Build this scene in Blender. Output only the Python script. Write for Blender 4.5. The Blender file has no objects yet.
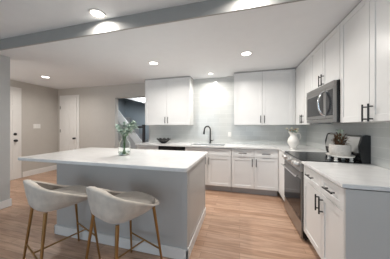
import bpy, bmesh, math, random
from mathutils import Vector, Matrix
random.seed(7)
PI = math.pi
S = bpy.context.scene
COL = S.collection

# ---------------------------------------------------------------- camera
cd = bpy.data.cameras.new('camera')
cam = bpy.data.objects.new('camera', cd); COL.objects.link(cam)
cam.location = (0, 0, 1.308)
cam.rotation_euler = (PI/2, 0, 0.2555)
cd.sensor_width = 36; cd.lens = 171/390*36
cd.shift_y = -3.2/390
cd.clip_start = 0.02
S.camera = cam
# ---------------------------------------------------------------- world, daylight, exposure
w = bpy.data.worlds.new('daylight'); S.world = w; w.use_nodes = True
w.node_tree.nodes['Background'].inputs[0].default_value = (0.72, 0.85, 1.0, 1)
w.node_tree.nodes['Background'].inputs[1].default_value = 1.0
def area(name, loc, rot, sx, sy, power, col):
    l = bpy.data.lights.new(name, 'AREA'); l.shape = 'RECTANGLE'; l.size = sx; l.size_y = sy
    l.energy = power; l.color = col
    o = bpy.data.objects.new(name, l); COL.objects.link(o); o.location = loc; o.rotation_euler = rot
    return o
# daylight entering by the two living room windows (in the wall behind the camera)
area('window_daylight', (-2.2, -2.95, 1.4), (PI/2, 0, 0), 1.7, 1.6, 26, (0.64, 0.81, 0.96))
area('window_daylight', (0.35, -2.95, 1.4), (PI/2, 0, 0), 1.7, 1.6, 22, (0.66, 0.82, 0.96))
area('door_daylight', (-4.6, 1.25, 1.5), (PI/2, 0, 0), 1.0, 1.8, 10, (1.0, 0.95, 0.9))  # warm area light in the hall, standing before its closed wall
LAMP_K, LAMP_L, LAMP_H = 19.5, 7, 15
area('stairwell_fill', (-2.8, 4.25, 2.27), (PI/2-0.45, 0, 0), 0.6, 0.25, 22, (0.9, 0.95, 1.0))  # added light, hidden behind the lintel to brighten the stairwell
LAMP_COL = (1.0, 0.955, 0.90)
vs = S.view_settings
vs.view_transform = 'Standard'; vs.look = 'None'; vs.exposure = 0.0; vs.gamma = 1; vs.use_curve_mapping = False

# ---------------------------------------------------------------- materials
def mat(name, col, rough=0.5, metal=0.0, spec=0.5, noise=0.0, nscale=8.0, bump=0.0, bscale=60.0, stretch=None, **kw):
    m = bpy.data.materials.new(name); m.use_nodes = True
    nt = m.node_tree; b = nt.nodes['Principled BSDF']
    b.inputs['Base Color'].default_value = (*col, 1)
    b.inputs['Roughness'].default_value = rough
    b.inputs['Metallic'].default_value = metal
    b.inputs['Specular IOR Level'].default_value = spec
    for k, v in kw.items(): b.inputs[k.replace('_', ' ')].default_value = v
    tc = nt.nodes.new('ShaderNodeTexCoord')
    vec = tc.outputs['Object']
    if stretch:
        mp = nt.nodes.new('ShaderNodeMapping'); mp.inputs['Scale'].default_value = stretch
        nt.links.new(vec, mp.inputs['Vector']); vec = mp.outputs['Vector']
    n = nt.nodes.new('ShaderNodeTexNoise'); n.inputs['Scale'].default_value = nscale; n.inputs['Detail'].default_value = 4
    nt.links.new(vec, n.inputs['Vector'])
    r = nt.nodes.new('ShaderNodeValToRGB')
    a = max(noise, 0.01)
    r.color_ramp.elements[0].position = 0.3; r.color_ramp.elements[1].position = 0.7
    r.color_ramp.elements[0].color = (*[c*(1-a) for c in col], 1)
    r.color_ramp.elements[1].color = (*[min(1, c*(1+a)) for c in col], 1)
    nt.links.new(n.outputs['Fac'], r.inputs['Fac']); nt.links.new(r.outputs['Color'], b.inputs['Base Color'])
    if bump:
        n2 = nt.nodes.new('ShaderNodeTexNoise'); n2.inputs['Scale'].default_value = bscale
        nt.links.new(vec, n2.inputs['Vector'])
        bp = nt.nodes.new('ShaderNodeBump'); bp.inputs['Strength'].default_value = bump; bp.inputs['Distance'].default_value = 0.01
        nt.links.new(n2.outputs['Fac'], bp.inputs['Height']); nt.links.new(bp.outputs['Normal'], b.inputs['Normal'])
    return m
M = {}
M['wall'] = mat('greige wall paint', (0.53, 0.505, 0.47), 0.75, noise=0.015, bump=0.03)
M['wall_cool'] = mat('pale grey wall paint', (0.53, 0.53, 0.52), 0.75, noise=0.015, bump=0.03)
M['beam'] = mat('shaded step grey', (0.34, 0.335, 0.32), 0.75, noise=0.015, bump=0.03)  # darker than the walls: the shade on the step is in the colour
M['steel_mid'] = mat('mid brushed steel', (0.36, 0.355, 0.35), 0.3, metal=1.0, noise=0.05)
M['steel_light'] = mat('light brushed steel', (0.62, 0.61, 0.59), 0.38, metal=0.8, noise=0.04)
M['ceiling'] = mat('ceiling paint', (0.80, 0.82, 0.84), 0.85, noise=0.01)
M['trim'] = mat('white trim paint', (0.80, 0.79, 0.77), 0.4, noise=0.01)
M['door'] = mat('white door paint', (0.78, 0.77, 0.75), 0.4, noise=0.01)
M['cab'] = mat('white cabinet lacquer', (0.79, 0.79, 0.78), 0.32, noise=0.01)
M['gap'] = mat('door gap shade', (0.34, 0.33, 0.32), 0.6, noise=0.02)  # grey for the shade in the gaps between fronts
M['panel'] = mat('shaded white end panel', (0.62, 0.61, 0.59), 0.4, noise=0.02, nscale=3)  # white cabinet end; its shade is mixed into this grey
M['kick'] = mat('grey toe kick', (0.42, 0.41, 0.41), 0.5, noise=0.02)
M['isl'] = mat('light grey island paint', (0.50, 0.49, 0.475), 0.4, noise=0.02, nscale=3)
M['black'] = mat('black metal', (0.012, 0.012, 0.013), 0.4, metal=0.0, noise=0.05)
M['blackpl'] = mat('black gloss plastic', (0.01, 0.01, 0.011), 0.15, noise=0.02)
M['glass_black'] = mat('black ceramic glass', (0.012, 0.012, 0.014), 0.12, spec=0.2, noise=0.02)
M['steel'] = mat('brushed dark stainless steel', (0.27, 0.26, 0.25), 0.3, metal=1.0, noise=0.06, nscale=40, stretch=(1, 1, 12))
M['chrome'] = mat('bright steel', (0.75, 0.75, 0.76), 0.15, metal=1.0, noise=0.02)
M['sink'] = mat('stainless sink steel', (0.62, 0.63, 0.63), 0.45, metal=0.5, noise=0.04)
M['brass'] = mat('antique brass', (0.42, 0.27, 0.12), 0.3, metal=1.0, noise=0.08)
M['fabric'] = mat('cream velvet', (0.62, 0.56, 0.49), 0.75, noise=0.12, nscale=14, bump=0.15, bscale=90, Sheen_Weight=0.4)
M['cushion'] = mat('taupe velvet', (0.27, 0.245, 0.215), 0.8, noise=0.10, nscale=14, bump=0.15, bscale=90, Sheen_Weight=0.3)
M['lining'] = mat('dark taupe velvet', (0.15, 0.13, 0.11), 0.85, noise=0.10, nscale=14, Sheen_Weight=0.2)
M['ceramic'] = mat('white glazed ceramic', (0.80, 0.78, 0.74), 0.25, noise=0.02)
M['potgrey'] = mat('speckled off white pot', (0.62, 0.59, 0.55), 0.6, noise=0.10, nscale=60)
M['leaf'] = mat('sage green leaf', (0.36, 0.47, 0.40), 0.55, noise=0.25, nscale=25)
M['leafpale'] = mat('pale green leaf', (0.48, 0.56, 0.46), 0.6, noise=0.2, nscale=25)
M['stem'] = mat('green stem', (0.10, 0.20, 0.07), 0.5, noise=0.2)
M['brown'] = mat('dried brown foliage', (0.13, 0.07, 0.035), 0.8, noise=0.4, nscale=30)
M['petal'] = mat('cream petal', (0.82, 0.76, 0.62), 0.6, noise=0.08)
M['pink'] = mat('tan dried flower', (0.48, 0.33, 0.20), 0.7, noise=0.2, nscale=40)
M['bowl'] = mat('matt black bowl', (0.010, 0.010, 0.011), 0.45, noise=0.1)
M['stairwall'] = mat('blue grey wall paint', (0.40, 0.45, 0.48), 0.8, noise=0.02)
M['darkwood'] = mat('dark stained wood', (0.035, 0.03, 0.03), 0.4, noise=0.2, stretch=(1, 1, 8))
M['switch'] = mat('switch plastic', (0.82, 0.81, 0.78), 0.35, noise=0.01)
M['curtain'] = mat('window frame paint', (0.8, 0.8, 0.78), 0.5, noise=0.01)

def glass_mat(name, col=(1, 1, 1), rough=0.0, ior=1.45):
    m = bpy.data.materials.new(name); m.use_nodes = True
    b = m.node_tree.nodes['Principled BSDF']
    b.inputs['Base Color'].default_value = (*col, 1); b.inputs['Roughness'].default_value = rough
    b.inputs['Transmission Weight'].default_value = 1; b.inputs['IOR'].default_value = ior
    return m
M['glass'] = glass_mat('clear glass', (0.97, 1.0, 0.985), 0.0, 1.2)
M['water'] = glass_mat('water', (0.85, 0.95, 0.90), 0.0, 1.33)
def emit_mat(name, col, s):
    m = bpy.data.materials.new(name); m.use_nodes = True
    b = m.node_tree.nodes['Principled BSDF']
    b.inputs['Base Color'].default_value = (0.9, 0.9, 0.9, 1)
    b.inputs['Emission Color'].default_value = (*col, 1); b.inputs['Emission Strength'].default_value = s
    return m
M['led'] = emit_mat('lit diffuser', (1.0, 0.95, 0.9), 6.0)

def floor_mat():
    m = bpy.data.materials.new('oak plank floor'); m.use_nodes = True
    nt = m.node_tree; N = nt.nodes; L = nt.links; b = N['Principled BSDF']
    tc = N.new('ShaderNodeTexCoord')
    br = N.new('ShaderNodeTexBrick'); br.offset = 0.37; br.offset_frequency = 2
    br.inputs['Color1'].default_value = (0, 0, 0, 1); br.inputs['Color2'].default_value = (1, 1, 1, 1)
    br.inputs['Mortar'].default_value = (0.5, 0.5, 0.5, 1)
    br.inputs['Scale'].default_value = 1; br.inputs['Mortar Size'].default_value = 0.0012
    br.inputs['Brick Width'].default_value = 1.05; br.inputs['Row Height'].default_value = 0.083
    L.new(tc.outputs['Object'], br.inputs['Vector'])
    ramp = N.new('ShaderNodeValToRGB'); e = ramp.color_ramp.elements
    e[0].position = 0; e[0].color = (0.41, 0.25, 0.165, 1); e[1].position = 1; e[1].color = (0.58, 0.39, 0.275, 1)
    mid = ramp.color_ramp.elements.new(0.5); mid.color = (0.50, 0.33, 0.235, 1)
    L.new(br.outputs['Color'], ramp.inputs['Fac'])
    mp = N.new('ShaderNodeMapping'); mp.inputs['Scale'].default_value = (1.6, 16, 1)
    L.new(tc.outputs['Object'], mp.inputs['Vector'])
    g = N.new('ShaderNodeTexNoise'); g.inputs['Scale'].default_value = 2.2; g.inputs['Detail'].default_value = 6; g.inputs['Distortion'].default_value = 0.5
    L.new(mp.outputs['Vector'], g.inputs['Vector'])
    gr = N.new('ShaderNodeValToRGB'); gr.color_ramp.elements[0].position = 0.32; gr.color_ramp.elements[0].color = (0.66, 0.60, 0.56, 1)
    gr.color_ramp.elements[1].position = 0.62; gr.color_ramp.elements[1].color = (1.06, 1.04, 1.02, 1)
    L.new(g.outputs['Fac'], gr.inputs['Fac'])
    mx = N.new('ShaderNodeMix'); mx.data_type = 'RGBA'; mx.blend_type = 'MULTIPLY'; mx.inputs['Factor'].default_value = 0.8
    L.new(ramp.outputs['Color'], mx.inputs['A']); L.new(gr.outputs['Color'], mx.inputs['B'])
    m2 = N.new('ShaderNodeMix'); m2.data_type = 'RGBA'
    L.new(br.outputs['Fac'], m2.inputs['Factor']); L.new(mx.outputs['Result'], m2.inputs['A']); m2.inputs['B'].default_value = (0.16, 0.09, 0.055, 1)
    L.new(m2.outputs['Result'], b.inputs['Base Color'])
    b.inputs['Roughness'].default_value = 0.34
    return m
M['floor'] = floor_mat()

def tile_mat(name, axis, bw, rh, off, c1, c2, cm, rough=0.12):
    m = bpy.data.materials.new(name); m.use_nodes = True
    nt = m.node_tree; N = nt.nodes; L = nt.links; b = N['Principled BSDF']
    tc = N.new('ShaderNodeTexCoord'); sp = N.new('ShaderNodeSeparateXYZ'); cb = N.new('ShaderNodeCombineXYZ')
    L.new(tc.outputs['Object'], sp.inputs[0]); L.new(sp.outputs[axis], cb.inputs['X']); L.new(sp.outputs['Z'], cb.inputs['Y'])
    br = N.new('ShaderNodeTexBrick'); br.offset = off
    br.inputs['Color1'].default_value = (*c1, 1); br.inputs['Color2'].default_value = (*c2, 1); br.inputs['Mortar'].default_value = (*cm, 1)
    br.inputs['Scale'].default_value = 1; br.inputs['Mortar Size'].default_value = 0.0022; br.inputs['Mortar Smooth'].default_value = 0.3
    br.inputs['Brick Width'].default_value = bw; br.inputs['Row Height'].default_value = rh
    L.new(cb.outputs[0], br.inputs['Vector']); L.new(br.outputs['Color'], b.inputs['Base Color'])
    bp = N.new('ShaderNodeBump'); bp.invert = True; bp.inputs['Strength'].default_value = 0.35; bp.inputs['Distance'].default_value = 0.003
    L.new(br.outputs['Fac'], bp.inputs['Height'])
    n = N.new('ShaderNodeTexNoise'); n.inputs['Scale'].default_value = 9
    L.new(tc.outputs['Object'], n.inputs['Vector'])
    b2 = N.new('ShaderNodeBump'); b2.inputs['Strength'].default_value = 0.06; b2.inputs['Distance'].default_value = 0.02
    L.new(n.outputs['Fac'], b2.inputs['Height']); L.new(bp.outputs['Normal'], b2.inputs['Normal']); L.new(b2.outputs['Normal'], b.inputs['Normal'])
    b.inputs['Roughness'].default_value = rough
    return m
TC = ((0.56, 0.575, 0.56), (0.60, 0.615, 0.60), (0.72, 0.72, 0.71))
M['tile_back'] = tile_mat('pale grey glazed tile', 'X', 0.30, 0.10, 0.5, *TC)
M['tile_right'] = tile_mat('pale grey glazed tile on the side wall', 'Y', 0.30, 0.10, 0.5, *TC)

def quartz_mat():
    m = bpy.data.materials.new('white veined quartz'); m.use_nodes = True
    nt = m.node_tree; N = nt.nodes; L = nt.links; b = N['Principled BSDF']
    tc = N.new('ShaderNodeTexCoord'); mp = N.new('ShaderNodeMapping'); mp.inputs['Rotation'].default_value = (0, 0, 0.5); mp.inputs['Scale'].default_value = (1, 2.2, 1)
    L.new(tc.outputs['Object'], mp.inputs['Vector'])
    n = N.new('ShaderNodeTexNoise'); n.inputs['Scale'].default_value = 1.7; n.inputs['Detail'].default_value = 5; n.inputs['Distortion'].default_value = 1.2
    L.new(mp.outputs['Vector'], n.inputs['Vector'])
    r = N.new('ShaderNodeValToRGB'); e = r.color_ramp.elements
    e[0].position = 0.44; e[0].color = (0.84, 0.84, 0.83, 1); e[1].position = 0.56; e[1].color = (0.84, 0.84, 0.83, 1)
    v = r.color_ramp.elements.new(0.5); v.color = (0.785, 0.78, 0.775, 1)
    L.new(n.outputs['Fac'], r.inputs['Fac']); L.new(r.outputs['Color'], b.inputs['Base Color'])
    b.inputs['Roughness'].default_value = 0.12
    return m
M['quartz'] = quartz_mat()

# ---------------------------------------------------------------- mesh helpers
def box(bm, x0, x1, y0, y1, z0, z1, bev=0.0, seg=2):
    r = bmesh.ops.create_cube(bm, size=1)
    vs_ = r['verts']
    for v in vs_:
        v.co = Vector((x0 + (v.co.x+.5)*(x1-x0), y0 + (v.co.y+.5)*(y1-y0), z0 + (v.co.z+.5)*(z1-z0)))
    if bev > 0:
        es = list({e for v in vs_ for e in v.link_edges})
        bmesh.ops.bevel(bm, geom=es, offset=bev, segments=seg, affect='EDGES', profile=0.6)
    return vs_
def tube(bm, pts, rad, n=10, cap=True):
    """tube through points; rad number or list"""
    pts = [Vector(p) for p in pts]
    if not isinstance(rad, (list, tuple)): rad = [rad]*len(pts)
    rings = []; prev = None
    for i, p in enumerate(pts):
        a = pts[max(0, i-1)]; c = pts[min(len(pts)-1, i+1)]
        t = (c-a).normalized()
        up = prev if prev is not None else (Vector((0, 0, 1)) if abs(t.z) < 0.9 else Vector((1, 0, 0)))
        s = t.cross(up).normalized(); u = s.cross(t).normalized(); prev = u
        rings.append([bm.verts.new(p + (s*math.cos(2*PI*k/n) + u*math.sin(2*PI*k/n))*rad[i]) for k in range(n)])
    for a, c in zip(rings, rings[1:]):
        for k in range(n): bm.faces.new((a[k], a[(k+1) % n], c[(k+1) % n], c[k]))
    if cap:
        bm.faces.new(list(reversed(rings[0]))); bm.faces.new(rings[-1])
def lathe(bm, prof, n=32, c=(0, 0, 0), sx=1, sy=1, close=False):
    rings = []
    for r, z in prof:
        if r < 1e-6: rings.append([bm.verts.new((c[0], c[1], c[2]+z))])
        else: rings.append([bm.verts.new((c[0]+r*sx*math.cos(2*PI*k/n), c[1]+r*sy*math.sin(2*PI*k/n), c[2]+z)) for k in range(n)])
    for a, b in zip(rings, rings[1:]):
        for k in range(n):
            k2 = (k+1) % n
            if len(a) == 1 and len(b) == 1: continue
            if len(a) == 1: bm.faces.new((a[0], b[k2], b[k]))
            elif len(b) == 1: bm.faces.new((a[k], a[k2], b[0]))
            else: bm.faces.new((a[k], a[k2], b[k2], b[k]))
def prism(bm, poly, axis, a0, a1):
    """extrude 2D polygon along an axis; poly in the two other axes' order"""
    def P(p, a):
        if axis == 'x': return (a, p[0], p[1])
        if axis == 'y': return (p[0], a, p[1])
        return (p[0], p[1], a)
    A = [bm.verts.new(P(p, a0)) for p in poly]; B = [bm.verts.new(P(p, a1)) for p in poly]
    n = len(poly)
    bm.faces.new(A); bm.faces.new(list(reversed(B)))
    for i in range(n): bm.faces.new((A[i], B[i], B[(i+1) % n], A[(i+1) % n]))
def build(name, bm, m, parent=None, smooth=False, angle=35):
    bmesh.ops.recalc_face_normals(bm, faces=bm.faces)
    me = bpy.data.meshes.new(name); bm.to_mesh(me); bm.free()
    me.materials.append(m)
    if smooth:
        me.shade_smooth()
        me.set_sharp_from_angle(angle=math.radians(angle))
    o = bpy.data.objects.new(name, me); COL.objects.link(o)
    if parent: o.parent = parent
    return o
def tag(o, label=None, cat=None, group=None, kind=None):
    if label: o['label'] = label
    if cat: o['category'] = cat
    if group: o['group'] = group
    if kind: o['kind'] = kind
    return o
def empty(name, loc, rz=0, label=None, cat=None, group=None):
    o = bpy.data.objects.new(name, None); o.empty_display_size = 0.1; COL.objects.link(o)
    o.location = loc; o.rotation_euler = (0, 0, rz)
    return tag(o, label, cat, group)
def bx(name, m, parent, *a, bev=0.0, smooth=False):
    bm = bmesh.new(); box(bm, *a, bev=bev); return build(name, bm, m, parent, smooth=smooth)
def copy_tree(o, parent=None):
    c = o.copy(); COL.objects.link(c)
    if parent: c.parent = parent
    for ch in [k for k in bpy.data.objects if k.parent == o]: copy_tree(ch, c)
    return c
def struct(name, bm, m, parent=None):
    o = build(name, bm, m, parent)
    if not parent: o['kind'] = 'structure'
    return o

# ================================================================ SETTING
CZ, LZ = 2.44, 2.59          # kitchen ceiling, living room ceiling
YB, XR, XL = 4.0, 1.34, -5.38
YBM = 1.735                  # step in the ceiling
bm = bmesh.new(); box(bm, -5.6, 1.5, -3.2, 7.0, -0.12, 0); struct('floor', bm, M['floor'])
bm = bmesh.new(); box(bm, -5.6, 1.5, YBM, 7.0, CZ, CZ+0.3); struct('ceiling', bm, M['ceiling'])
bm = bmesh.new(); box(bm, -5.6, 1.5, -3.2, YBM, LZ, LZ+0.15); struct('ceiling', bm, M['ceiling'])
# the drywall face of the step between the two ceilings
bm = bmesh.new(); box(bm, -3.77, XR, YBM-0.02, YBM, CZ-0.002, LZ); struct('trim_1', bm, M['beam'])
bm = bmesh.new(); box(bm, XR, XR+0.12, -3.2, YB+0.12, 0, LZ); struct('wall_right', bm, M['wall_cool'])
# back wall with the doorway to the stairs
OX0, OX1, OZ = -3.31, -2.27, 2.09
bm = bmesh.new()
box(bm, -5.5, OX0, YB, YB+0.12, 0, CZ); box(bm, OX1, XR, YB, YB+0.12, 0, CZ); box(bm, OX0, OX1, YB, YB+0.12, OZ, CZ)
struct('wall_back', bm, M['wall'])
# hall outer wall on the left
bm = bmesh.new(); box(bm, XL-0.12, XL, 0.9, YB+0.12, 0, CZ); struct('wall_left', bm, M['wall'])
bm = bmesh.new(); box(bm, XL-0.12, -3.77, 0.9, 1.0, 0, CZ); struct('wall_hall', bm, M['wall'])
# partition whose end shows at the left edge of the picture
bm = bmesh.new(); box(bm, -3.77, -3.65, -3.2, 1.95, 0, CZ); box(bm, -3.77, -3.65, -3.2, YBM-0.02, CZ, LZ); struct('wall_partition', bm, M['wall_cool'])
# wall behind the camera with two windows
bm = bmesh.new()
WY0, WY1 = -3.12, -3.0
for x0, x1, z0, z1 in ((-3.65, -3.1, 0, LZ), (-1.3, -0.55, 0, LZ), (1.25, 1.34, 0, LZ), (-3.1, -1.3, 0, 0.55), (-0.55, 1.25, 0, 0.55), (-3.1, -1.3, 2.25, LZ), (-0.55, 1.25, 2.25, LZ)):
    box(bm, x0, x1, WY0, WY1, z0, z1)
struct('wall_front', bm, M['wall_cool'])
for i, (x0, x1) in enumerate(((-3.1, -1.3), (-0.55, 1.25))):
    bm = bmesh.new()
    for a in ((x0, x1, 0.55, 0.61), (x0, x1, 2.19, 2.25), (x0, x0+0.06, 0.61, 2.19), (x1-0.06, x1, 0.61, 2.19), ((x0+x1)/2-0.03, (x0+x1)/2+0.03, 0.61, 2.19)):
        box(bm, a[0], a[1], -3.10, -3.04, a[2], a[3])
    o = struct('window_%d' % (i+1), bm, M['curtain'])
    bm = bmesh.new(); box(bm, x0+0.06, x1-0.06, -3.075, -3.07, 0.61, 2.19); build('pane', bm, M['glass'], o)

# baseboards
def base_board(side, *a):
    bm = bmesh.new(); box(bm, *a, bev=0.004); struct('baseboard_'+side, bm, M['trim'])
base_board('left', XL, XL+0.015, 3.12, YB, 0, 0.14)
base_board('left', XL, XL+0.015, 1.0, 2.2, 0, 0.14)
base_board('back', XL+0.02, -5.32, YB-0.015, YB, 0, 0.14)
base_board('back', -4.54, OX0-0.02, YB-0.015, YB, 0, 0.14)
bm = bmesh.new(); box(bm, -3.65, -3.635, -3.0, 1.965, 0, 0.12, bev=0.003); box(bm, -3.77, -3.65, 1.95, 1.965, 0, 0.12, bev=0.003)
struct('baseboard_partition', bm, M['trim'])

# six panel doors ---------------------------------------------------------
def panel_door_bm(wd, h, th=0.035):
    """door in local X (0..wd), front towards -Y at y=0"""
    bm = bmesh.new()
    st = wd*0.15; mid = wd*0.12
    rails = [(0, h*0.11), (h*0.39, h*0.47), (h*0.77, h*0.825), (h*0.94, h)]
    box(bm, 0.004, wd-0.004, 0.008, th, 0.004, h-0.004)
    box(bm, 0, st, 0, th-0.002, 0, h, bev=0.002); box(bm, wd-st, wd, 0, th-0.002, 0, h, bev=0.002)
    box(bm, (wd-mid)/2, (wd+mid)/2, 0.0005, th-0.002, 0, h)
    for a, b in rails: box(bm, st-0.003, wd-st+0.003, 0.0, th-0.003, a, b)
    for (a, b), (c, d) in zip(rails, rails[1:]):
        for x0, x1 in ((st, (wd-mid)/2), ((wd+mid)/2, wd-st)):
            box(bm, x0+0.02, x1-0.02, 0.002, 0.02, b+0.02, c-0.02, bev=0.006)
    return bm
def knob_bm():
    bm = bmesh.new(); lathe(bm, [(0, 0), (0.03, 0), (0.03, 0.006), (0.012, 0.010), (0.011, 0.03), (0.026, 0.04), (0.030, 0.052), (0.024, 0.064), (0, 0.068)], 20)
    bmesh.ops.rotate(bm, verts=bm.verts, cent=(0, 0, 0), matrix=Matrix.Rotation(PI/2, 3, 'X')); return bm
def casing_bm(wd, h, cw=0.07):
    bm = bmesh.new()
    for a in ((-cw, 0, 0, h), (wd, wd+cw, 0, h), (-cw, wd+cw, h, h+cw)):
        box(bm, a[0], a[1], -0.018, 0.0, a[2], a[3], bev=0.004)
    return bm
def room_door(n, loc, rz, wd, h, knob_x, bolt=False, hinge_x=None):
    o = build('door_%d' % n, panel_door_bm(wd, h), M['door']); o.location = loc; o.rotation_euler = (0, 0, rz); o['kind'] = 'structure'
    k = build('door_knob', knob_bm(), M['black'], o, smooth=True); k.location = (knob_x, 0, 0.95)
    if bolt:
        bm = bmesh.new(); lathe(bm, [(0, 0), (0.032, 0), (0.032, 0.012), (0.02, 0.018), (0, 0.018)], 20)
        bmesh.ops.rotate(bm, verts=bm.verts, cent=(0, 0, 0), matrix=Matrix.Rotation(PI/2, 3, 'X'))
        d = build('deadbolt', bm, M['black'], o, smooth=True); d.location = (knob_x, 0, 1.11)
    if hinge_x is not None:
        for z in (0.28, h*0.54, h-0.30):
            bm = bmesh.new(); tube(bm, [(hinge_x, -0.012, z-0.045), (hinge_x, -0.012, z+0.045)], 0.007, 8); build('hinge', bm, M['black'], o)
    c = build('trim_%d' % (n+1), casing_bm(wd, h), M['trim']); c.location = loc; c.rotation_euler = (0, 0, rz); c['kind'] = 'structure'
room_door(1, (-5.22, YB-0.038, 0.005), 0, 0.60, 2.16, 0.545, hinge_x=0.0)
bpy.data.objects['trim_2'].location.y = YB
# entry door in the left wall, seen edge on: local X runs towards +Y, front faces +X
room_door(2, (XL+0.038, 2.24, 0.005), PI/2, 0.78, 2.20, 0.71, bolt=True)
bpy.data.objects['trim_3'].location.x = XL

# stairwell seen through the doorway --------------------------------------
bm = bmesh.new()
box(bm, -4.6, -1.2, 6.0, 6.1, 0, CZ); box(bm, -4.6, -4.5, YB+0.12, 6.0, 0, CZ); box(bm, -1.3, -1.2, YB+0.12, 6.0, 0, CZ)
struct('wall_stairwell', bm, M['stairwall'])
bm = bmesh.new(); box(bm, OX0-0.03, OX0, YB-0.02, YB, 0, OZ+0.03); box(bm, OX0, OX1, YB-0.02, YB, OZ, OZ+0.03); box(bm, OX1, OX1+0.03, YB-0.02, YB, 0, OZ+0.03)
struct('trim_4', bm, M['wall'])
# sloping soffit of the flight above
bm = bmesh.new(); prism(bm, [(-4.45, 2.43), (-1.35, 1.65), (-1.35, 2.43)], 'y', 4.95, 5.95); struct('trim_5', bm, M['wall_cool'])
st = empty('staircase', (-3.4, 5.0, 0), 0, 'white staircase with dark rail rising behind the open doorway', 'staircase')
# local x = world x + 3.4, local y = world y - 5.0
bm = bmesh.new(); prism(bm, [(-1.0, 2.41), (-0.457, 1.78), (0.41, 0.775), (0.90, 0.21), (0.90, 0.0), (0.78, 0.0), (-1.0, 2.06)], 'y', -0.14, -0.10)
build('stringer', bm, M['trim'], st)
bm = bmesh.new(); prism(bm, [(-1.0, 2.06), (0.78, 0.0), (-1.0, 0.0)], 'y', -0.13, -0.105); build('side_wall', bm, M['wall_cool'], st)
bm = bmesh.new()
for i in range(8):
    box(bm, 0.62-0.19*(i+1), 0.62-0.19*i, -0.099, 0.8, 0, 0.205*(i+1), bev=0.004)
build('steps', bm, M['kick'], st)
bm = bmesh.new(); box(bm, 0.45, 0.52, -0.24, -0.17, 0, 1.33, bev=0.005); box(bm, 0.44, 0.53, -0.25, -0.16, 1.33, 1.36, bev=0.006); build('newel_post', bm, M['darkwood'], st)
bm = bmesh.new(); box(bm, -0.05, 0.46, -0.23, -0.18, 1.255, 1.31, bev=0.008); build('handrail', bm, M['darkwood'], st)


# backsplash --------------------------------------------------------------
bm = bmesh.new(); box(bm, -2.24, XR-0.012, YB-0.012, YB-0.001, 0.915, 1.335); box(bm, -1.078, -0.115, YB-0.012, YB-0.001, 1.335, CZ-0.001)
tag(build('tile_backsplash', bm, M['tile_back']), None, None, None, 'structure').name = 'wall_tile_back'
bm = bmesh.new(); box(bm, XR-0.012, XR-0.001, 0.9, YB-0.012, 0.915, 1.40); tag(build('wall_tile_right', bm, M['tile_right']), kind='structure')

# ================================================================ CABINETS
def shaker_bm(wd, h, th=0.02, fr=0.055, rec=0.007):
    """door front in local XZ, x 0..wd, z 0..h, front face at y=0 facing -Y"""
    bm = bmesh.new()
    fr = min(fr, h*0.3)
    box(bm, 0.002, wd-0.002, rec, th, 0.002, h-0.002)
    box(bm, 0, fr, 0, th-0.001, 0, h, bev=0.0015, seg=1); box(bm, wd-fr, wd, 0, th-0.001, 0, h, bev=0.0015, seg=1)
    box(bm, fr-0.001, wd-fr+0.001, 0, th-0.001, 0, fr, bev=0.0015, seg=1); box(bm, fr-0.001, wd-fr+0.001, 0, th-0.001, h-fr, h, bev=0.0015, seg=1)
    return bm
def pull_bm(length, vert=True):
    bm = bmesh.new(); r = 0.0068; L = length/2
    if vert:
        tube(bm, [(0, -0.03, -L), (0, -0.03, L)], r, 8)
        for s in (-1, 1): tube(bm, [(0, 0, s*L*0.7), (0, -0.03, s*L*0.7)], r*0.85, 8)
    else:
        tube(bm, [(-L, -0.03, 0), (L, -0.03, 0)], r, 8)
        for s in (-1, 1): tube(bm, [(s*L*0.7, 0, 0), (s*L*0.7, -0.03, 0)], r*0.85, 8)
    return bm
G = 0.0025
def cabinet(name, loc, rz, wd, depth, z0, z1, fronts, label, cat='cabinet', group=None, kick=True, bodymat=None):
    """local: X along width, front at y=0 facing -Y, depth towards +Y.
    fronts: (kind, x0, x1, z0, z1, handle_x, handle_z) ; handle None for none"""
    t = empty(name, (loc[0], loc[1], 0), rz, label, cat, group)
    bm = bmesh.new(); box(bm, 0, wd, 0.021, depth, z0, z1, bev=0.001, seg=1)
    build('body', bm, bodymat or M['cab'], t)
    bm = bmesh.new(); box(bm, 0.004, wd-0.004, 0.0195, 0.021, z0+0.002, z1-0.002); build('gap_shade', bm, M['gap'], t)  # grey sheet behind the fronts, coloured as the shade in their gaps
    if kick and z0 > 0.01 and z0 < 0.5:
        bx('toe_kick', M['kick'], t, 0.0, wd, 0.09, 0.105, 0, z0-0.001)
    for k, x0, x1, a, b, hx, hz in fronts:
        d = build(k, shaker_bm(x1-x0-2*G, b-a-2*G), M['cab'], t); d.location = (x0+G, 0, a+G)
        if hx is not None:
            p = build('handle', pull_bm(0.145, k == 'door'), M['black'], d, smooth=True); p.location = (hx-x0-G, 0, hz-a-G)
    return t
BY = 3.395            # faces of the back base cabinets
def two_door(x0, w_, z0, z1, hz):
    h = w_/2
    return [('door', 0, h, z0, z1, h-0.035, hz), ('door', h, w_, z0, z1, h+0.035, hz)]
DZ0, DZ1, RZ1 = 0.125, 0.715, 0.875
D = YB - 0.013 - BY
cabinet('base_cabinet', (-2.24, BY), 0, 0.53, D, 0.115, 0.878,
    [('drawer', 0, 0.53, DZ1, RZ1, 0.265, 0.80), ('door', 0, 0.53, DZ0, DZ1, 0.48, 0.63)], 'white base cabinet with one drawer, end of the run beside the doorway')
cabinet('sink_cabinet', (-1.10, BY), 0, 0.94, D, 0.115, 0.70,
    [('drawer', 0, 0.94, DZ1, RZ1, None, 0), *two_door(0, 0.94, DZ0, DZ1, 0.62)], 'white sink base cabinet below the black faucet, with two doors')
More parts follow.
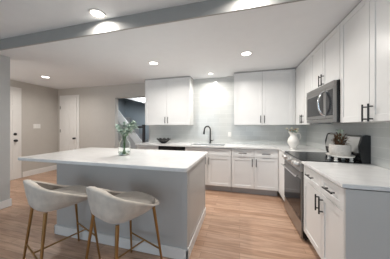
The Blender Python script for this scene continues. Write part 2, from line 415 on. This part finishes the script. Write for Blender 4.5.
cabinet('base_cabinet', (-0.155, BY), 0, 0.835, D, 0.115, 0.878,
    [('drawer', 0, 0.4175, DZ1, RZ1, 0.21, 0.795), ('drawer', 0.4175, 0.835, DZ1, RZ1, 0.626, 0.795), *two_door(0, 0.835, DZ0, DZ1, 0.62)],
    'white base cabinet with two drawers over two doors, right of the sink')
# corner base (blind), white return beside the stove
t = empty('corner_cabinet', (0.70, 2.965, 0), 0, 'narrow white corner base cabinet between the back cabinets and the stove', 'cabinet')
bx('body', M['cab'], t, 0.0, 0.62, 0.0, 1.02, 0.115, 0.878)
bx('face_panel', M['cab'], t, -0.018, -0.001, 0.0, 0.43, 0.12, 0.875, bev=0.0015)
bx('toe_kick', M['kick'], t, 0.05, 0.06, 0.0, 0.43, 0, 0.114)
# near right base cabinet: front faces -X. rz=-90: local X -> -Y world, local -Y -> -X world
RX = 0.70
YN0, YN1 = 1.41, 2.185
wd = YN1-YN0; sp = YN1-1.755
cabinet('base_cabinet', (RX, YN1), -PI/2, wd, XR-0.013-RX, 0.115, 0.878,
    [('drawer', 0, sp, DZ1, RZ1, sp*0.5, 0.80), ('drawer', sp, wd, DZ1, RZ1, sp+(wd-sp)*0.5, 0.80),
     ('door', 0, sp, DZ0, DZ1, sp-0.035, 0.615), ('door', sp, wd, DZ0, DZ1, sp+0.035, 0.615)],
    'white base cabinet right of the stove with its white end panel greyed for shade')
ep = bpy.data.objects['base_cabinet.002']
o = bx('end_panel', M['panel'], ep, wd+0.0005, wd+0.018, 0.0, XR-0.013-RX, 0.0, 0.878, bev=0.001); o['label'] = 'white end panel with shade in its colour'
# uppers --------------------------------------------------------------------
UY, UX = 3.68, 1.04
UZ0, UZ1 = 1.335, 2.415
UD = YB-0.002-UY
def upper(loc, rz, wd, depth, z0, fronts, label):
    t = cabinet('wall_cabinet', loc, rz, wd, depth, z0, UZ1, fronts, label, kick=False)
    bx('crown_shade_strip', M['kick'], t, 0.0, wd, 0.015, depth-0.02, UZ1, CZ-0.001)  # grey filler whose tone stands for the thin shadow under the ceiling
    return t
upper((-2.206, UY), 0, 1.128, UD, UZ0, two_door(0, 1.128, UZ0, UZ1, 1.45), 'tall white wall cabinet with two doors left of the sink tile niche')
t = upper((-0.115, UY), 0, 1.150, UD, UZ0, two_door(0, 1.115, UZ0, UZ1, 1.45), 'tall white wall cabinet with two doors right of the sink tile niche')
bx('filler_strip', M['cab'], t, 1.117, 1.150, 0.001, 0.0195, UZ0, UZ1)
RD = XR-0.002-UX
t = upper((UX, UY+0.005), -PI/2, UY+0.005-2.965, RD, UZ0,
    [('door', 0.003, 0.40, UZ0, UZ1, 0.365, 1.43), ('door', 0.40, 0.72, UZ0, UZ1, 0.435, 1.43)], 'white corner wall cabinet left of the microwave')
upper((UX, 2.96), -PI/2, 0.79, RD, 1.815, [('door', 0, 0.395, 1.815, UZ1, 0.36, 1.90), ('door', 0.395, 0.79, 1.815, UZ1, 0.43, 1.90)], 'short white wall cabinet above the microwave')
upper((UX, 2.165), -PI/2, 0.86, RD, UZ0+0.01, [('door', 0, 0.43, UZ0+0.01, UZ1, 0.395, 1.42), ('door', 0.43, 0.86, UZ0+0.01, UZ1, 0.465, 1.42)], 'tall white wall cabinet at the right edge, right of the microwave')

# countertops -----------------------------------------------------------------
def slab(name, poly, z0, z1, label, hole=None):
    bm = bmesh.new()
    if hole is None:
        prism(bm, poly, 'z', z0, z1)
    else:
        (x0, x1, y0, y1), (a0, a1, b0, b1) = poly, hole
        for q in ((x0, a0, y0, y1), (a1, x1, y0, y1), (a0, a1, y0, b0), (a0, a1, b1, y1)): box(bm, *q, z0, z1)
        bmesh.ops.remove_doubles(bm, verts=bm.verts, dist=1e-5)
    bmesh.ops.recalc_face_normals(bm, faces=bm.faces)
    if hole is None:
        es = [e for e in bm.edges]
        bmesh.ops.bevel(bm, geom=es, offset=0.004, segments=2, affect='EDGES')
    return tag(build(name, bm, M['quartz']), label, 'countertop')
CT0, CT1 = 0.886, 0.914
bm = bmesh.new()
SX0, SX1, SY0, SY1 = -1.02, -0.30, 3.46, 3.84
for q in ((-2.27, SX0, 3.37, YB-0.013), (SX1, XR-0.013, 3.37, YB-0.013), (SX0, SX1, 3.37, SY0), (SX0, SX1, SY1, YB-0.013), (0.68, XR-0.013, 2.965, 3.37)):
    box(bm, *q, CT0, CT1)
bmesh.ops.remove_doubles(bm, verts=bm.verts, dist=1e-5)
tag(build('countertop', bm, M['quartz']), 'white quartz countertop along the back wall around the sink and corner', 'countertop')
slab('countertop', [(0.68, 1.385), (XR-0.013, 1.385), (XR-0.013, 2.19), (0.68, 2.19)], CT0, CT1, 'white quartz countertop at the right edge beside the stove')
ICX0, ICX1, ICY0, ICY1 = -2.72, -0.475, 1.515, 2.62
r_ = 0.03
poly = []
for cx, cy, a0 in ((ICX1-r_, ICY1-r_, 0), (ICX0+r_, ICY1-r_, 90), (ICX0+r_, ICY0+r_, 180), (ICX1-r_, ICY0+r_, 270)):
    for k in range(5): a = math.radians(a0+k*22.5); poly.append((cx+r_*math.cos(a), cy+r_*math.sin(a)))
slab('island_countertop', poly, 0.880, CT1, 'large white veined quartz slab on top of the kitchen island')

# island --------------------------------------------------------------------
IX0, IX1, IY0, IY1 = -2.17, -0.505, 1.60, 2.50
t = empty('kitchen_island', ((IX0+IX1)/2, (IY0+IY1)/2, 0), 0, 'light grey kitchen island cabinet with white baseboard behind the stools', 'kitchen island')
cx, cy = (IX0+IX1)/2, (IY0+IY1)/2
bx('body', M['isl'], t, IX0-cx, IX1-cx, IY0-cy, IY1-cy, 0, 0.879)
bm = bmesh.new()
box(bm, IX1-cx-0.05, IX1-cx+0.012, IY0-cy-0.008, IY0-cy+0.045, 0.10, 0.879, bev=0.002)
build('corner_post', bm, M['isl'], t)
p = build('side_panel', shaker_bm(IY1-IY0-0.06, 0.76, fr=0.04, rec=0.004), M['isl'], t)
p.rotation_euler = (0, 0, PI/2); p.location = (IX1-cx+0.012, IY0-cy+0.05, 0.115)
bm = bmesh.new()
for q in ((IX0-0.014, IX1+0.02, IY0-0.02, IY0), (IX1, IX1+0.02, IY0-0.02, IY1), (IX0-0.014, IX0, IY0-0.02, IY1)):
    box(bm, q[0]-cx, q[1]-cx, q[2]-cy, q[3]-cy, 0, 0.105, bev=0.003)
o = build('baseboard', bm, M['trim'], t); o['label'] = 'white baseboard round the island'

# ================================================================ STOOLS
def make_stool():
    t = empty('bar_stool', (0, 0, 0))
    # local frame: back towards -Y, seat front towards +Y
    n = 72
    def sup(a, hx, hy, e):
        c, s = math.cos(a), math.sin(a)
        k = (abs(c)**e + abs(s)**e)**(-1/e)
        return hx*c*k, hy*s*k
    def rim(a):
        # a measured from the back (-Y): 0 at back, pi at the front
        d = abs(((a + PI) % (2*PI)) - PI)
        q = min(1, max(0, (d - math.radians(22))/math.radians(112)))
        q = q*q*(3-2*q)*0.45 + q*0.55
        return 0.845 - 0.205*q, q
    bm = bmesh.new(); rings = []
    for k in range(n):
        a = 2*PI*k/n; rz, q = rim(a + PI/2)
        zb = 0.597; th = 0.040*(1-q)**3 + 0.014
        def P(hx, hy, z, e=3.2): x, y = sup(a, hx, hy, e); return bm.verts.new((x, y, z))
        dz = rz - zb; row = []
        row.append(P(0.155, 0.155, zb))
        row.append(P(0.197, 0.197, zb+0.006))
        row.append(P(0.222, 0.222, zb+0.03))
        row.append(P(0.238, 0.238, zb+0.03+(dz-0.03)*0.35))
        row.append(P(0.248, 0.248, zb+0.03+(dz-0.03)*0.70))
        row.append(P(0.254, 0.256, rz-0.014))
        row.append(P(0.250, 0.252, rz-0.004))
        row.append(P(0.254-th*0.5, 0.256-th*0.5, rz))
        row.append(P(0.254-th*0.9, 0.256-th*0.9, rz-0.005))
        row.append(P(0.254-th, 0.256-th, rz-0.016))
        row.append(P(0.225-th, 0.222-th, max(0.632, zb+0.03+(dz-0.03)*0.45) if dz > 0.08 else rz-0.02))
        row.append(P(0.205-th, 0.202-th, 0.625 if dz > 0.05 else rz-0.02))
        rings.append(row)
    m = len(rings[0])
    bl = bmesh.new(); inner = []
    for k in range(n): inner.append([bl.verts.new((v.co.x*0.996, v.co.y*0.996, v.co.z+0.0005)) for v in rings[k][9:]])
    for k in range(n):
        A, B = rings[k], rings[(k+1) % n]
        for j in range(m-1): bm.faces.new((A[j], B[j], B[j+1], A[j+1]))
        A, B = inner[k], inner[(k+1) % n]
        for j in range(len(A)-1): bl.faces.new((A[j], B[j], B[j+1], A[j+1]))
    bl.faces.new([r[-1] for r in inner])
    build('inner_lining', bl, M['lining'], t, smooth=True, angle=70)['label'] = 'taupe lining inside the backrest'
    bm.faces.new([r[0] for r in rings]); bm.faces.new([r[-1] for r in rings])
    build('seat_shell', bm, M['fabric'], t, smooth=True, angle=70)
    bm = bmesh.new(); rows = []
    for s_, z in ((0.80, 0.627), (0.97, 0.632), (1.0, 0.648), (0.98, 0.660), (0.90, 0.667), (0.6, 0.671), (0.3, 0.672)):
        rows.append([bm.verts.new((sup(2*PI*k/n, 0.212*s_, 0.222*s_, 3)[0], sup(2*PI*k/n, 0.212*s_, 0.222*s_, 3)[1]+0.012, z)) for k in range(n)])
    for A, B in zip(rows, rows[1:]):
        for k in range(n): bm.faces.new((A[k], A[(k+1) % n], B[(k+1) % n], B[k]))
    bm.faces.new(rows[0]); bm.faces.new(rows[-1])
    build('seat_cushion', bm, M['cushion'], t, smooth=True, angle=70)['label'] = 'taupe seat cushion'
    def leg(sx, sy, z):
        f = 0.232 - (0.232-0.170)*z/0.6
        return Vector((sx*f, sy*f, z))
    for sx in (-1, 1):
        for sy in (-1, 1):
            bm = bmesh.new(); tube(bm, [leg(sx, sy, 0.0), leg(sx, sy, 0.3), leg(sx, sy, 0.602)], [0.0085, 0.011, 0.014], 12)
            build('leg', bm, M['brass'], t, smooth=True)
    # H shaped foot rest: rails under the back and under the front edge, joined by a cross rail
    z = 0.225
    for sy in (-1, 1):
        bm = bmesh.new(); tube(bm, [leg(-1, sy, z), leg(1, sy, z)], 0.007, 10); build('foot_rail', bm, M['chrome'] if False else M['brass'], t, smooth=True)
    bm = bmesh.new(); f = leg(1, 1, z).x; tube(bm, [(0, -f, z), (0, f, z)], 0.007, 10); build('cross_rail', bm, M['brass'], t, smooth=True)
    return t
s1 = make_stool()
s1.location = (-1.635, 1.258, 0); s1.rotation_euler = (0, 0, math.radians(-19.5))
tag(s1, 'cream velvet barrel stool with brass legs, the one nearer the left wall', 'bar stool', 'bar stools at the island')
s2 = copy_tree(s1)
s2.location = (-0.948, 1.258, 0); s2.rotation_euler = (0, 0, math.radians(-19.5))
s2['label'] = 'cream velvet barrel stool with brass legs near the right end of the island'

# ================================================================ STOVE
SYA, SYB = 2.195, 2.955
t = empty('stove', (0.655, SYA, 0), 0, 'freestanding stainless and black electric range between the right hand cabinets', 'stove')
# local x: depth towards the wall, local y: along the wall 0..0.76
W_ = SYB-SYA; FX = 0.025
bx('body', M['blackpl'], t, 0.045, 0.66, 0.003, W_-0.003, 0.03, 0.905, bev=0.003)
bx('kick_plate', M['black'], t, 0.07, 0.09, 0.02, W_-0.02, 0.0, 0.03)
o = bx('storage_drawer', M['steel_mid'], t, 0.025, 0.045, 0.006, W_-0.006, 0.035, 0.215, bev=0.004)
door = bx('oven_door', M['steel'], t, 0.022, 0.045, 0.004, W_-0.004, 0.225, 0.775, bev=0.005)
door['label'] = 'steel framed oven door'
bx('door_glass', M['glass_black'], door, 0.0195, 0.0225, 0.018, W_-0.018, 0.232, 0.70, bev=0.001)
bm = bmesh.new(); tube(bm, [(-0.022, 0.05, 0.725), (-0.022, W_-0.05, 0.725)], 0.011, 12)
for y in (0.09, W_-0.09): tube(bm, [(0.022, y, 0.725), (-0.022, y, 0.725)], 0.008, 10)
build('handle', bm, M['chrome'], door, smooth=True)
bm = bmesh.new(); prism(bm, [(0.045, 0.785), (0.018, 0.785), (0.012, 0.80), (0.030, 0.905), (0.045, 0.912)], 'y', 0.004, W_-0.004)
cp = build('control_panel', bm, M['steel_mid'], t)
kb = None
for i, y in enumerate((0.09, 0.19, 0.38, 0.57, 0.67)):
    bm = bmesh.new(); lathe(bm, [(0, 0), (0.030, 0), (0.030, 0.010), (0.025, 0.014), (0.023, 0.042), (0.019, 0.047), (0, 0.047)], 20)
    bmesh.ops.rotate(bm, verts=bm.verts, cent=(0, 0, 0), matrix=Matrix.Rotation(-PI/2+0.15, 3, 'Y'))
    k = build('knob', bm, M['steel_light'], cp, smooth=True); k.location = (0.020, y, 0.855)
bx('cooktop', M['glass_black'], t, 0.03, 0.60, 0.0, W_, 0.906, 0.920, bev=0.003)
bm = bmesh.new(); prism(bm, [(0.675, 0.915), (0.60, 0.915), (0.585, 0.96), (0.575, 1.10), (0.60, 1.20), (0.64, 1.215), (0.675, 1.21)], 'y', 0.0, 0.028)
build('end_cap', bm, M['blackpl'], t)['label'] = 'black end cap'
bm = bmesh.new(); prism(bm, [(0.675, 0.915), (0.60, 0.915), (0.585, 0.96), (0.575, 1.10), (0.60, 1.20), (0.64, 1.215), (0.675, 1.21)], 'y', W_-0.028, W_)
build('end_cap', bm, M['blackpl'], t)['label'] = 'black end cap'
bm = bmesh.new(); prism(bm, [(0.67, 0.92), (0.604, 0.92), (0.590, 0.96), (0.583, 1.02), (0.67, 1.02)], 'y', 0.028, W_-0.028)
build('backguard_base', bm, M['glass_black'], t)
bm = bmesh.new(); prism(bm, [(0.67, 1.02), (0.574, 1.02), (0.570, 1.03), (0.600, 1.19), (0.64, 1.208), (0.67, 1.203)], 'y', 0.028, W_-0.028)
build('backguard_panel', bm, M['steel_light'], t)

# ================================================================ MICROWAVE
MYA, MYB, MZ0, MZ1, MX = 2.175, 2.955, 1.352, 1.812, 0.985
t = empty('microwave', (MX, MYA, MZ0), 0, 'stainless over the range microwave mounted under the short cabinet', 'microwave')
mw, mh = MYB-MYA, MZ1-MZ0
bx('body', M['blackpl'], t, 0.03, XR-0.015-MX, 0.0, mw, 0.0, mh, bev=0.003)
bx('top_vent', M['steel'], t, 0.004, 0.03, 0.0, mw, mh-0.055, mh, bev=0.003)
bx('bottom_rail', M['steel'], t, 0.004, 0.03, 0.0, mw, 0.0, 0.045, bev=0.003)
d_ = bx('door', M['steel'], t, 0.0, 0.03, 0.185, mw, 0.048, mh-0.058, bev=0.004)
bx('window', M['glass_black'], d_, -0.002, 0.002, 0.235, mw-0.05, 0.09, mh-0.105)
bm = bmesh.new()
tube(bm, [(0.0+0.002, 0.205, 0.085), (-0.035, 0.205, 0.11), (-0.058, 0.205, 0.17), (-0.064, 0.205, mh/2), (-0.058, 0.205, mh-0.17), (-0.035, 0.205, mh-0.11), (0.002, 0.205, mh-0.085)], 0.012, 12)
build('handle', bm, M['chrome'], d_, smooth=True)
cp = bx('control_panel', M['steel'], t, 0.002, 0.03, 0.0, 0.182, 0.048, mh-0.058, bev=0.002)
bx('keypad', M['glass_black'], cp, 0.0, 0.003, 0.02, 0.165, 0.08, mh-0.09)

# ================================================================ DISHWASHER, SINK, FAUCET
t = empty('dishwasher', (-1.707, BY, 0), 0, 'dishwasher with black control strip under the back counter left of the sink', 'dishwasher')
bx('body', M['steel'], t, 0.004, 0.598, 0.02, 0.58, 0.10, 0.876)
bx('door_panel', M['steel'], t, 0.003, 0.599, -0.005, 0.02, 0.11, 0.795, bev=0.003)
bx('control_strip', M['blackpl'], t, 0.003, 0.599, -0.008, 0.02, 0.797, 0.884, bev=0.004)
bm = bmesh.new(); tube(bm, [(0.06, -0.04, 0.77), (0.54, -0.04, 0.77)], 0.009, 10)
for x in (0.08, 0.52): tube(bm, [(x, -0.04, 0.77), (x, -0.005, 0.77)], 0.007, 8)
build('handle', bm, M['chrome'], t, smooth=True)
bx('toe_kick', M['black'], t, 0.004, 0.598, 0.08, 0.09, 0, 0.10)
# sink bowl
bm = bmesh.new()
a = (SX0+0.001, SX1-0.001, SY0+0.001, SY1-0.001); th = 0.004; zt, zb = CT1-0.002, 0.705
box(bm, a[0], a[1], a[2], a[3], zb, zb+th)
for q in ((a[0], a[0]+th, a[2], a[3]), (a[1]-th, a[1], a[2], a[3]), (a[0], a[1], a[2], a[2]+th), (a[0], a[1], a[3]-th, a[3])): box(bm, *q, zb, zt)
s_ = build('sink', bm, M['sink']); tag(s_, 'undermount stainless sink set in the back countertop', 'sink')
bm = bmesh.new(); lathe(bm, [(0, 0.004), (0.04, 0.004), (0.045, 0.001), (0.045, 0)], 20, c=((SX0+SX1)/2, (SY0+SY1)/2, zb+th)); build('drain', bm, M['chrome'], s_, smooth=True)
t = empty('faucet', (-0.655, 3.90, CT1), 0, 'tall black gooseneck faucet behind the sink', 'faucet')
bm = bmesh.new(); lathe(bm, [(0, 0), (0.028, 0), (0.028, 0.012), (0.018, 0.02), (0.017, 0.11), (0.0, 0.11)], 20); build('base', bm, M['black'], t, smooth=True)
rz_ = math.radians(-125)     # spout swings towards the left front
dx, dy = math.cos(rz_), math.sin(rz_)
dx, dy = -0.80, -0.60
pts = [(0, 0, 0.10), (0, 0, 0.31)]
for k in range(1, 13):
    a = PI*k/12; r = 0.075
    pts.append((dx*r*(1-math.cos(a)), dy*r*(1-math.cos(a)), 0.31+r*1.1*math.sin(a)))
bm = bmesh.new(); tube(bm, pts, 0.016, 12); build('spout', bm, M['black'], t, smooth=True)
e = pts[-1]
bm = bmesh.new(); tube(bm, [(e[0], e[1], e[2]+0.005), (e[0]+dx*0.008, e[1]+dy*0.008, e[2]-0.05), (e[0]+dx*0.014, e[1]+dy*0.014, e[2]-0.095)], [0.014, 0.019, 0.022], 14); build('spray_head', bm, M['black'], t, smooth=True)
bm = bmesh.new(); tube(bm, [(0.015, 0, 0.065), (0.045, 0, 0.067)], 0.014, 12); tube(bm, [(0.045, 0, 0.067), (0.085, 0, 0.085)], [0.008, 0.006], 10); build('lever', bm, M['black'], t, smooth=True)

# ================================================================ RECESSED LIGHTS
def can_light(x, y, zc, power, label, r=0.075, group='recessed ceiling lights'):
    t = empty('ceiling_light', (x, y, zc), 0, label, 'ceiling light', group)
    bm = bmesh.new(); lathe(bm, [(r, 0.0), (r+0.018, -0.002), (r+0.016, -0.008), (r-0.004, -0.008), (r-0.006, -0.002)], 32); build('trim_ring', bm, M['trim'], t, smooth=True)
    bm = bmesh.new(); lathe(bm, [(0, -0.004), (r-0.004, -0.004), (r-0.004, -0.001)], 32); build('diffuser', bm, M['led'], t)
    l = bpy.data.lights.new('lamp', 'AREA'); l.shape = 'DISK'; l.size = 2*r; l.energy = power; l.color = LAMP_COL; l.spread = math.radians(160)
    o = bpy.data.objects.new('lamp', l); COL.objects.link(o); o.parent = t; o.location = (0, 0, -0.015)
can_light(-4.30, 2.92, CZ, LAMP_H, 'recessed ceiling light over the hall, near the entry door')
can_light(-1.49, 2.77, CZ, LAMP_K, 'recessed ceiling light above the left part of the kitchen island')
can_light(0.10, 2.77, CZ, LAMP_K, 'large recessed ceiling light in front of the right hand wall cabinets')
can_light(-0.60, 3.63, CZ, LAMP_K*0.5, 'small recessed ceiling light above the sink', r=0.05)
can_light(-1.565, 1.60, LZ, LAMP_L, 'recessed light in the higher ceiling just in front of the step', r=0.072)
can_light(0.10, 1.58, LZ, LAMP_L, 'recessed light in the higher ceiling beyond the top of the picture', r=0.072)

# switch plate -----------------------------------------------------------------
t = empty('light_switch', (XL, 3.44, 1.31), 0, 'white triple light switch plate on the left hall wall', 'light switch')
bx('plate', M['switch'], t, 0.0005, 0.007, -0.085, 0.085, -0.06, 0.06, bev=0.003)
for i in (-1, 0, 1): bx('rocker', M['switch'], t, 0.007, 0.011, i*0.046-0.016, i*0.046+0.016, -0.033, 0.033, bev=0.002)
# outlets on the back tile
for x, lb in ((-0.22, 'white outlet on the tile between faucet and pitcher'),):
    t = empty('wall_outlet', (x, YB-0.012, 1.12), 0, lb, 'outlet')
    bx('plate', M['switch'], t, -0.035, 0.035, -0.006, -0.0005, -0.057, 0.057, bev=0.002)
    for z in (-0.022, 0.022): bx('socket', M['switch'], t, -0.017, 0.017, -0.009, -0.006, z-0.014, z+0.014, bev=0.002)

# ================================================================ DECOR
def leaf(bm, p, d, up, L, W, curl=0.15):
    d = d.normalized(); s = d.cross(up)
    if s.length < 1e-3: s = Vector((1, 0, 0))
    s.normalize(); n = s.cross(d).normalized()
    rows = []
    for t, w in ((0, 0.08), (0.25, 0.8), (0.55, 1.0), (0.82, 0.65), (1.0, 0.05)):
        c = p + d*(L*t) - n*(curl*L*t*t)
        rows.append((bm.verts.new(c - s*W*w/2 + n*W*0.12*w), bm.verts.new(c), bm.verts.new(c + s*W*w/2 + n*W*0.12*w)))
    for a, b in zip(rows, rows[1:]):
        bm.faces.new((a[0], a[1], b[1], b[0])); bm.faces.new((a[1], a[2], b[2], b[1]))
# glass vase with eucalyptus
VX, VY = -1.535, 2.03
t = empty('glass_vase', (VX, VY, CT1+0.001), 0, 'clear glass bottle vase with green cuttings on the island countertop', 'vase')
bm = bmesh.new()
lathe(bm, [(0, 0), (0.062, 0), (0.074, 0.006), (0.078, 0.03), (0.078, 0.15), (0.070, 0.185), (0.050, 0.205), (0.043, 0.225), (0.046, 0.25), (0.0435, 0.25), (0.0405, 0.225), (0.047, 0.203), (0.067, 0.183), (0.0745, 0.15), (0.0745, 0.032), (0.068, 0.014), (0, 0.012)], 40)
build('glass_body', bm, M['glass'], t, smooth=True, angle=60)
bm = bmesh.new(); lathe(bm, [(0, 0.0125), (0.068, 0.0145), (0.0743, 0.032), (0.0743, 0.045), (0, 0.045)], 40); build('water', bm, M['water'], t, smooth=True, angle=50)
sprays = []
rnd = random.Random(3)
for i in range(9):
    a = i*2*PI/9 + rnd.uniform(-.2, .2); sp_ = rnd.uniform(0.08, 0.17); hh = rnd.uniform(0.33, 0.47)
    b0 = Vector((rnd.uniform(-.02, .02), rnd.uniform(-.02, .02), 0.02)); n0 = Vector((math.cos(a)*0.018, math.sin(a)*0.018, 0.24))
    tip = Vector((math.cos(a)*sp_+0.065, math.sin(a)*sp_, hh)); m1 = n0.lerp(tip, .5) + Vector((0, 0, 0.03))
    sprays.append([b0, n0, m1, tip])
bm = bmesh.new()
for s_ in sprays: tube(bm, s_, [0.003, 0.003, 0.0025, 0.0015], 6)
cut = empty('cuttings', (VX, VY, CT1+0.001), 0, 'sage green leafy cuttings with pale tips standing in the glass vase', 'plant')
build('stems', bm, M['stem'], cut, smooth=True)
for nm, mm, ns, lw in (('leaves', M['leaf'], 26, (0.050, 0.032)), ('pale_leaves', M['leafpale'], 14, (0.042, 0.026))):
    bm = bmesh.new()
    for s_ in sprays:
        for j in range(ns):
            u = rnd.random()**0.8
            p = s_[1].lerp(s_[2], 0.35+u*0.65) if rnd.random() < .35 else s_[2].lerp(s_[3], u)
            d = Vector((rnd.uniform(-1, 1), rnd.uniform(-1, 1), rnd.uniform(-.35, .8)))
            leaf(bm, p, d, Vector((0, 0, 1)), lw[0]*rnd.uniform(.7, 1.25), lw[1]*rnd.uniform(.8, 1.2))
    build(nm, bm, mm, cut, smooth=True)

# black scalloped bowl on the back counter
BX_, BY_ = -1.73, 3.70
bm = bmesh.new(); n = 60; rows = []
for r, z, sc in ((0.0, 0.004, 0), (0.045, 0.0, 0), (0.06, 0.006, 0), (0.10, 0.035, 0.1), (0.135, 0.07, 0.5), (0.16, 0.10, 1.0), (0.155, 0.102, 1.0), (0.128, 0.072, 0.5), (0.094, 0.042, 0.1), (0.05, 0.016, 0), (0.0, 0.014, 0)):
    if r == 0: rows.append([bm.verts.new((0, 0, z))]); continue
    rows.append([bm.verts.new((r*math.cos(2*PI*k/n), r*math.sin(2*PI*k/n), z + 0.014*sc*math.cos(10*2*PI*k/n))) for k in range(n)])
for A, B in zip(rows, rows[1:]):
    for k in range(n):
        k2 = (k+1) % n
        if len(A) == 1: bm.faces.new((A[0], B[k2], B[k]))
        elif len(B) == 1: bm.faces.new((A[k], A[k2], B[0]))
        else: bm.faces.new((A[k], A[k2], B[k2], B[k]))
o = build('decorative_bowl', bm, M['bowl'], smooth=True); o.location = (BX_, BY_, CT1+0.001)
tag(o, 'black scalloped bowl on the back counter above the dishwasher', 'bowl')

# white pitcher with flowers
PX, PY = 0.90, 3.30
t = empty('pitcher', (PX, PY, CT1+0.001), math.radians(15), 'white ceramic pitcher on the corner countertop left of the stove', 'pitcher')
bm = bmesh.new(); n = 40; rows = []
prof = [(0, 0.0), (0.042, 0.0), (0.050, 0.008), (0.040, 0.022), (0.058, 0.05), (0.086, 0.10), (0.092, 0.135), (0.080, 0.175), (0.056, 0.21), (0.048, 0.235), (0.055, 0.265), (0.066, 0.285), (0.062, 0.285), (0.050, 0.262), (0.043, 0.235), (0.050, 0.21), (0.074, 0.175), (0.085, 0.135), (0.05, 0.05), (0, 0.04)]
for i, (r, z) in enumerate(prof):
    if r == 0: rows.append([bm.verts.new((0, 0, z))]); continue
    row = []
    for k in range(n):
        a = 2*PI*k/n; lip = max(0, math.cos(a-PI))**6 * max(0, (z-0.235)/0.05)
        row.append(bm.verts.new((r*math.cos(a)*(1+0.45*lip), r*math.sin(a), z+0.018*lip)))
    rows.append(row)
for A, B in zip(rows, rows[1:]):
    for k in range(n):
        k2 = (k+1) % n
        if len(A) == 1: bm.faces.new((A[0], B[k2], B[k]))
        elif len(B) == 1: bm.faces.new((A[k], A[k2], B[0]))
        else: bm.faces.new((A[k], A[k2], B[k2], B[k]))
build('pitcher_body', bm, M['ceramic'], t, smooth=True, angle=60)
bm = bmesh.new(); tube(bm, [(0.052, 0, 0.262), (0.085, 0, 0.275), (0.118, 0, 0.255), (0.128, 0, 0.21), (0.112, 0, 0.165), (0.084, 0, 0.14)], [0.008, 0.009, 0.0095, 0.009, 0.008, 0.008], 10)
build('handle', bm, M['ceramic'], t, smooth=True)
fl = empty('flowers', (PX, PY, CT1+0.001), 0, 'cream and tan flowers with a few leaves in the white pitcher', 'flowers')
rnd = random.Random(11)
heads = [(-0.10, 0.0, 0.34), (-0.06, -0.03, 0.31), (-0.02, 0.02, 0.345), (0.03, -0.02, 0.325), (0.07, 0.01, 0.335), (0.01, 0.04, 0.31), (0.05, -0.04, 0.30)]
bm = bmesh.new()
for h in heads: tube(bm, [(h[0]*.1, h[1]*.1, 0.08), (h[0]*.35, h[1]*.35, 0.26), h], 0.0025, 6)
build('stems', bm, M['stem'], fl, smooth=True)
for i, h in enumerate(heads):
    bm = bmesh.new()
    for k in range(14):
        a = k*2.4; e_ = 0.2+0.9*(k/14)
        leaf(bm, Vector(h), Vector((math.cos(a)*math.cos(e_), math.sin(a)*math.cos(e_), math.sin(e_))), Vector((0, 0, 1)), 0.030, 0.018, -0.3)
    build('blossom', bm, M['petal'] if i % 2 == 0 else M['pink'], fl, smooth=True)
bm = bmesh.new()
for k in range(26):
    h = Vector(heads[k % 7]); p = Vector((h.x*.5, h.y*.5, 0.29)).lerp(h, rnd.random())
    leaf(bm, p, Vector((rnd.uniform(-1, 0.6), rnd.uniform(-1, 1), rnd.uniform(-.1, .7))), Vector((0, 0, 1)), 0.05, 0.02)
build('leaves', bm, M['leaf'], fl, smooth=True)

# footed tray with potted plant on the cooktop
TX, TY, TZ = 1.10, 2.295, 0.921
t = empty('footed_tray', (TX, TY, TZ), 0, 'white footed serving tray on the near corner of the stove top', 'tray')
bm = bmesh.new(); lathe(bm, [(0, 0.048), (0.13, 0.048), (0.148, 0.052), (0.155, 0.066), (0.150, 0.068), (0.14, 0.060), (0, 0.058)], 40, sx=0.80, sy=0.98)
build('tray_top', bm, M['ceramic'], t, smooth=True, angle=50)
for a in (45, 135, 225, 315):
    x, y = 0.10*math.cos(math.radians(a)), 0.105*math.sin(math.radians(a))
    bm = bmesh.new(); lathe(bm, [(0, 0), (0.018, 0), (0.020, 0.010), (0.010, 0.018), (0.017, 0.032), (0.012, 0.042), (0.02, 0.049), (0, 0.049)], 16, c=(x, y, 0)); build('foot', bm, M['ceramic'], t, smooth=True)
z_ = TZ+0.059
t = empty('plant_pot', (TX, TY, z_), 0, 'speckled off white round planter on the footed tray', 'plant pot')
bm = bmesh.new(); lathe(bm, [(0, 0), (0.085, 0), (0.094, 0.008), (0.100, 0.06), (0.096, 0.118), (0.089, 0.122), (0.085, 0.118), (0.088, 0.06), (0.08, 0.02), (0, 0.018)], 40); build('pot_body', bm, M['potgrey'], t, smooth=True, angle=50)
t = empty('dried_plant', (TX, TY, z_+0.10), 0, 'brown leafy plant with pale tips growing in the speckled planter', 'plant')
bm = bmesh.new(); lathe(bm, [(0, -0.03), (0.082, -0.03), (0.084, 0.0), (0.05, 0.012), (0, 0.014)], 24); build('soil', bm, M['brown'], t, smooth=True)
rnd = random.Random(5); bm = bmesh.new()
for k in range(150):
    a = rnd.uniform(0, 2*PI); r = rnd.uniform(0, .05); p = Vector((r*math.cos(a), r*math.sin(a), rnd.uniform(0.0, 0.12)))
    leaf(bm, p, Vector((math.cos(a)*.5, math.sin(a)*.5, rnd.uniform(.0, 1.3))), Vector((0, 0, 1)), rnd.uniform(.03, .055), .026)
build('leaves', bm, M['brown'], t, smooth=True)
bm = bmesh.new()
for k in range(12):
    a = rnd.uniform(0, 2*PI); r = rnd.uniform(0, .04)
    tube(bm, [(r*math.cos(a), r*math.sin(a), 0.0), (r*1.4*math.cos(a), r*1.4*math.sin(a), 0.18)], .002, 5)
    for j in range(3): leaf(bm, Vector((r*1.4*math.cos(a), r*1.4*math.sin(a), 0.17)), Vector((rnd.uniform(-1, 1), rnd.uniform(-1, 1), .6)), Vector((0, 0, 1)), .035, .015)
build('pale_tips', bm, M['leafpale'], t, smooth=True)
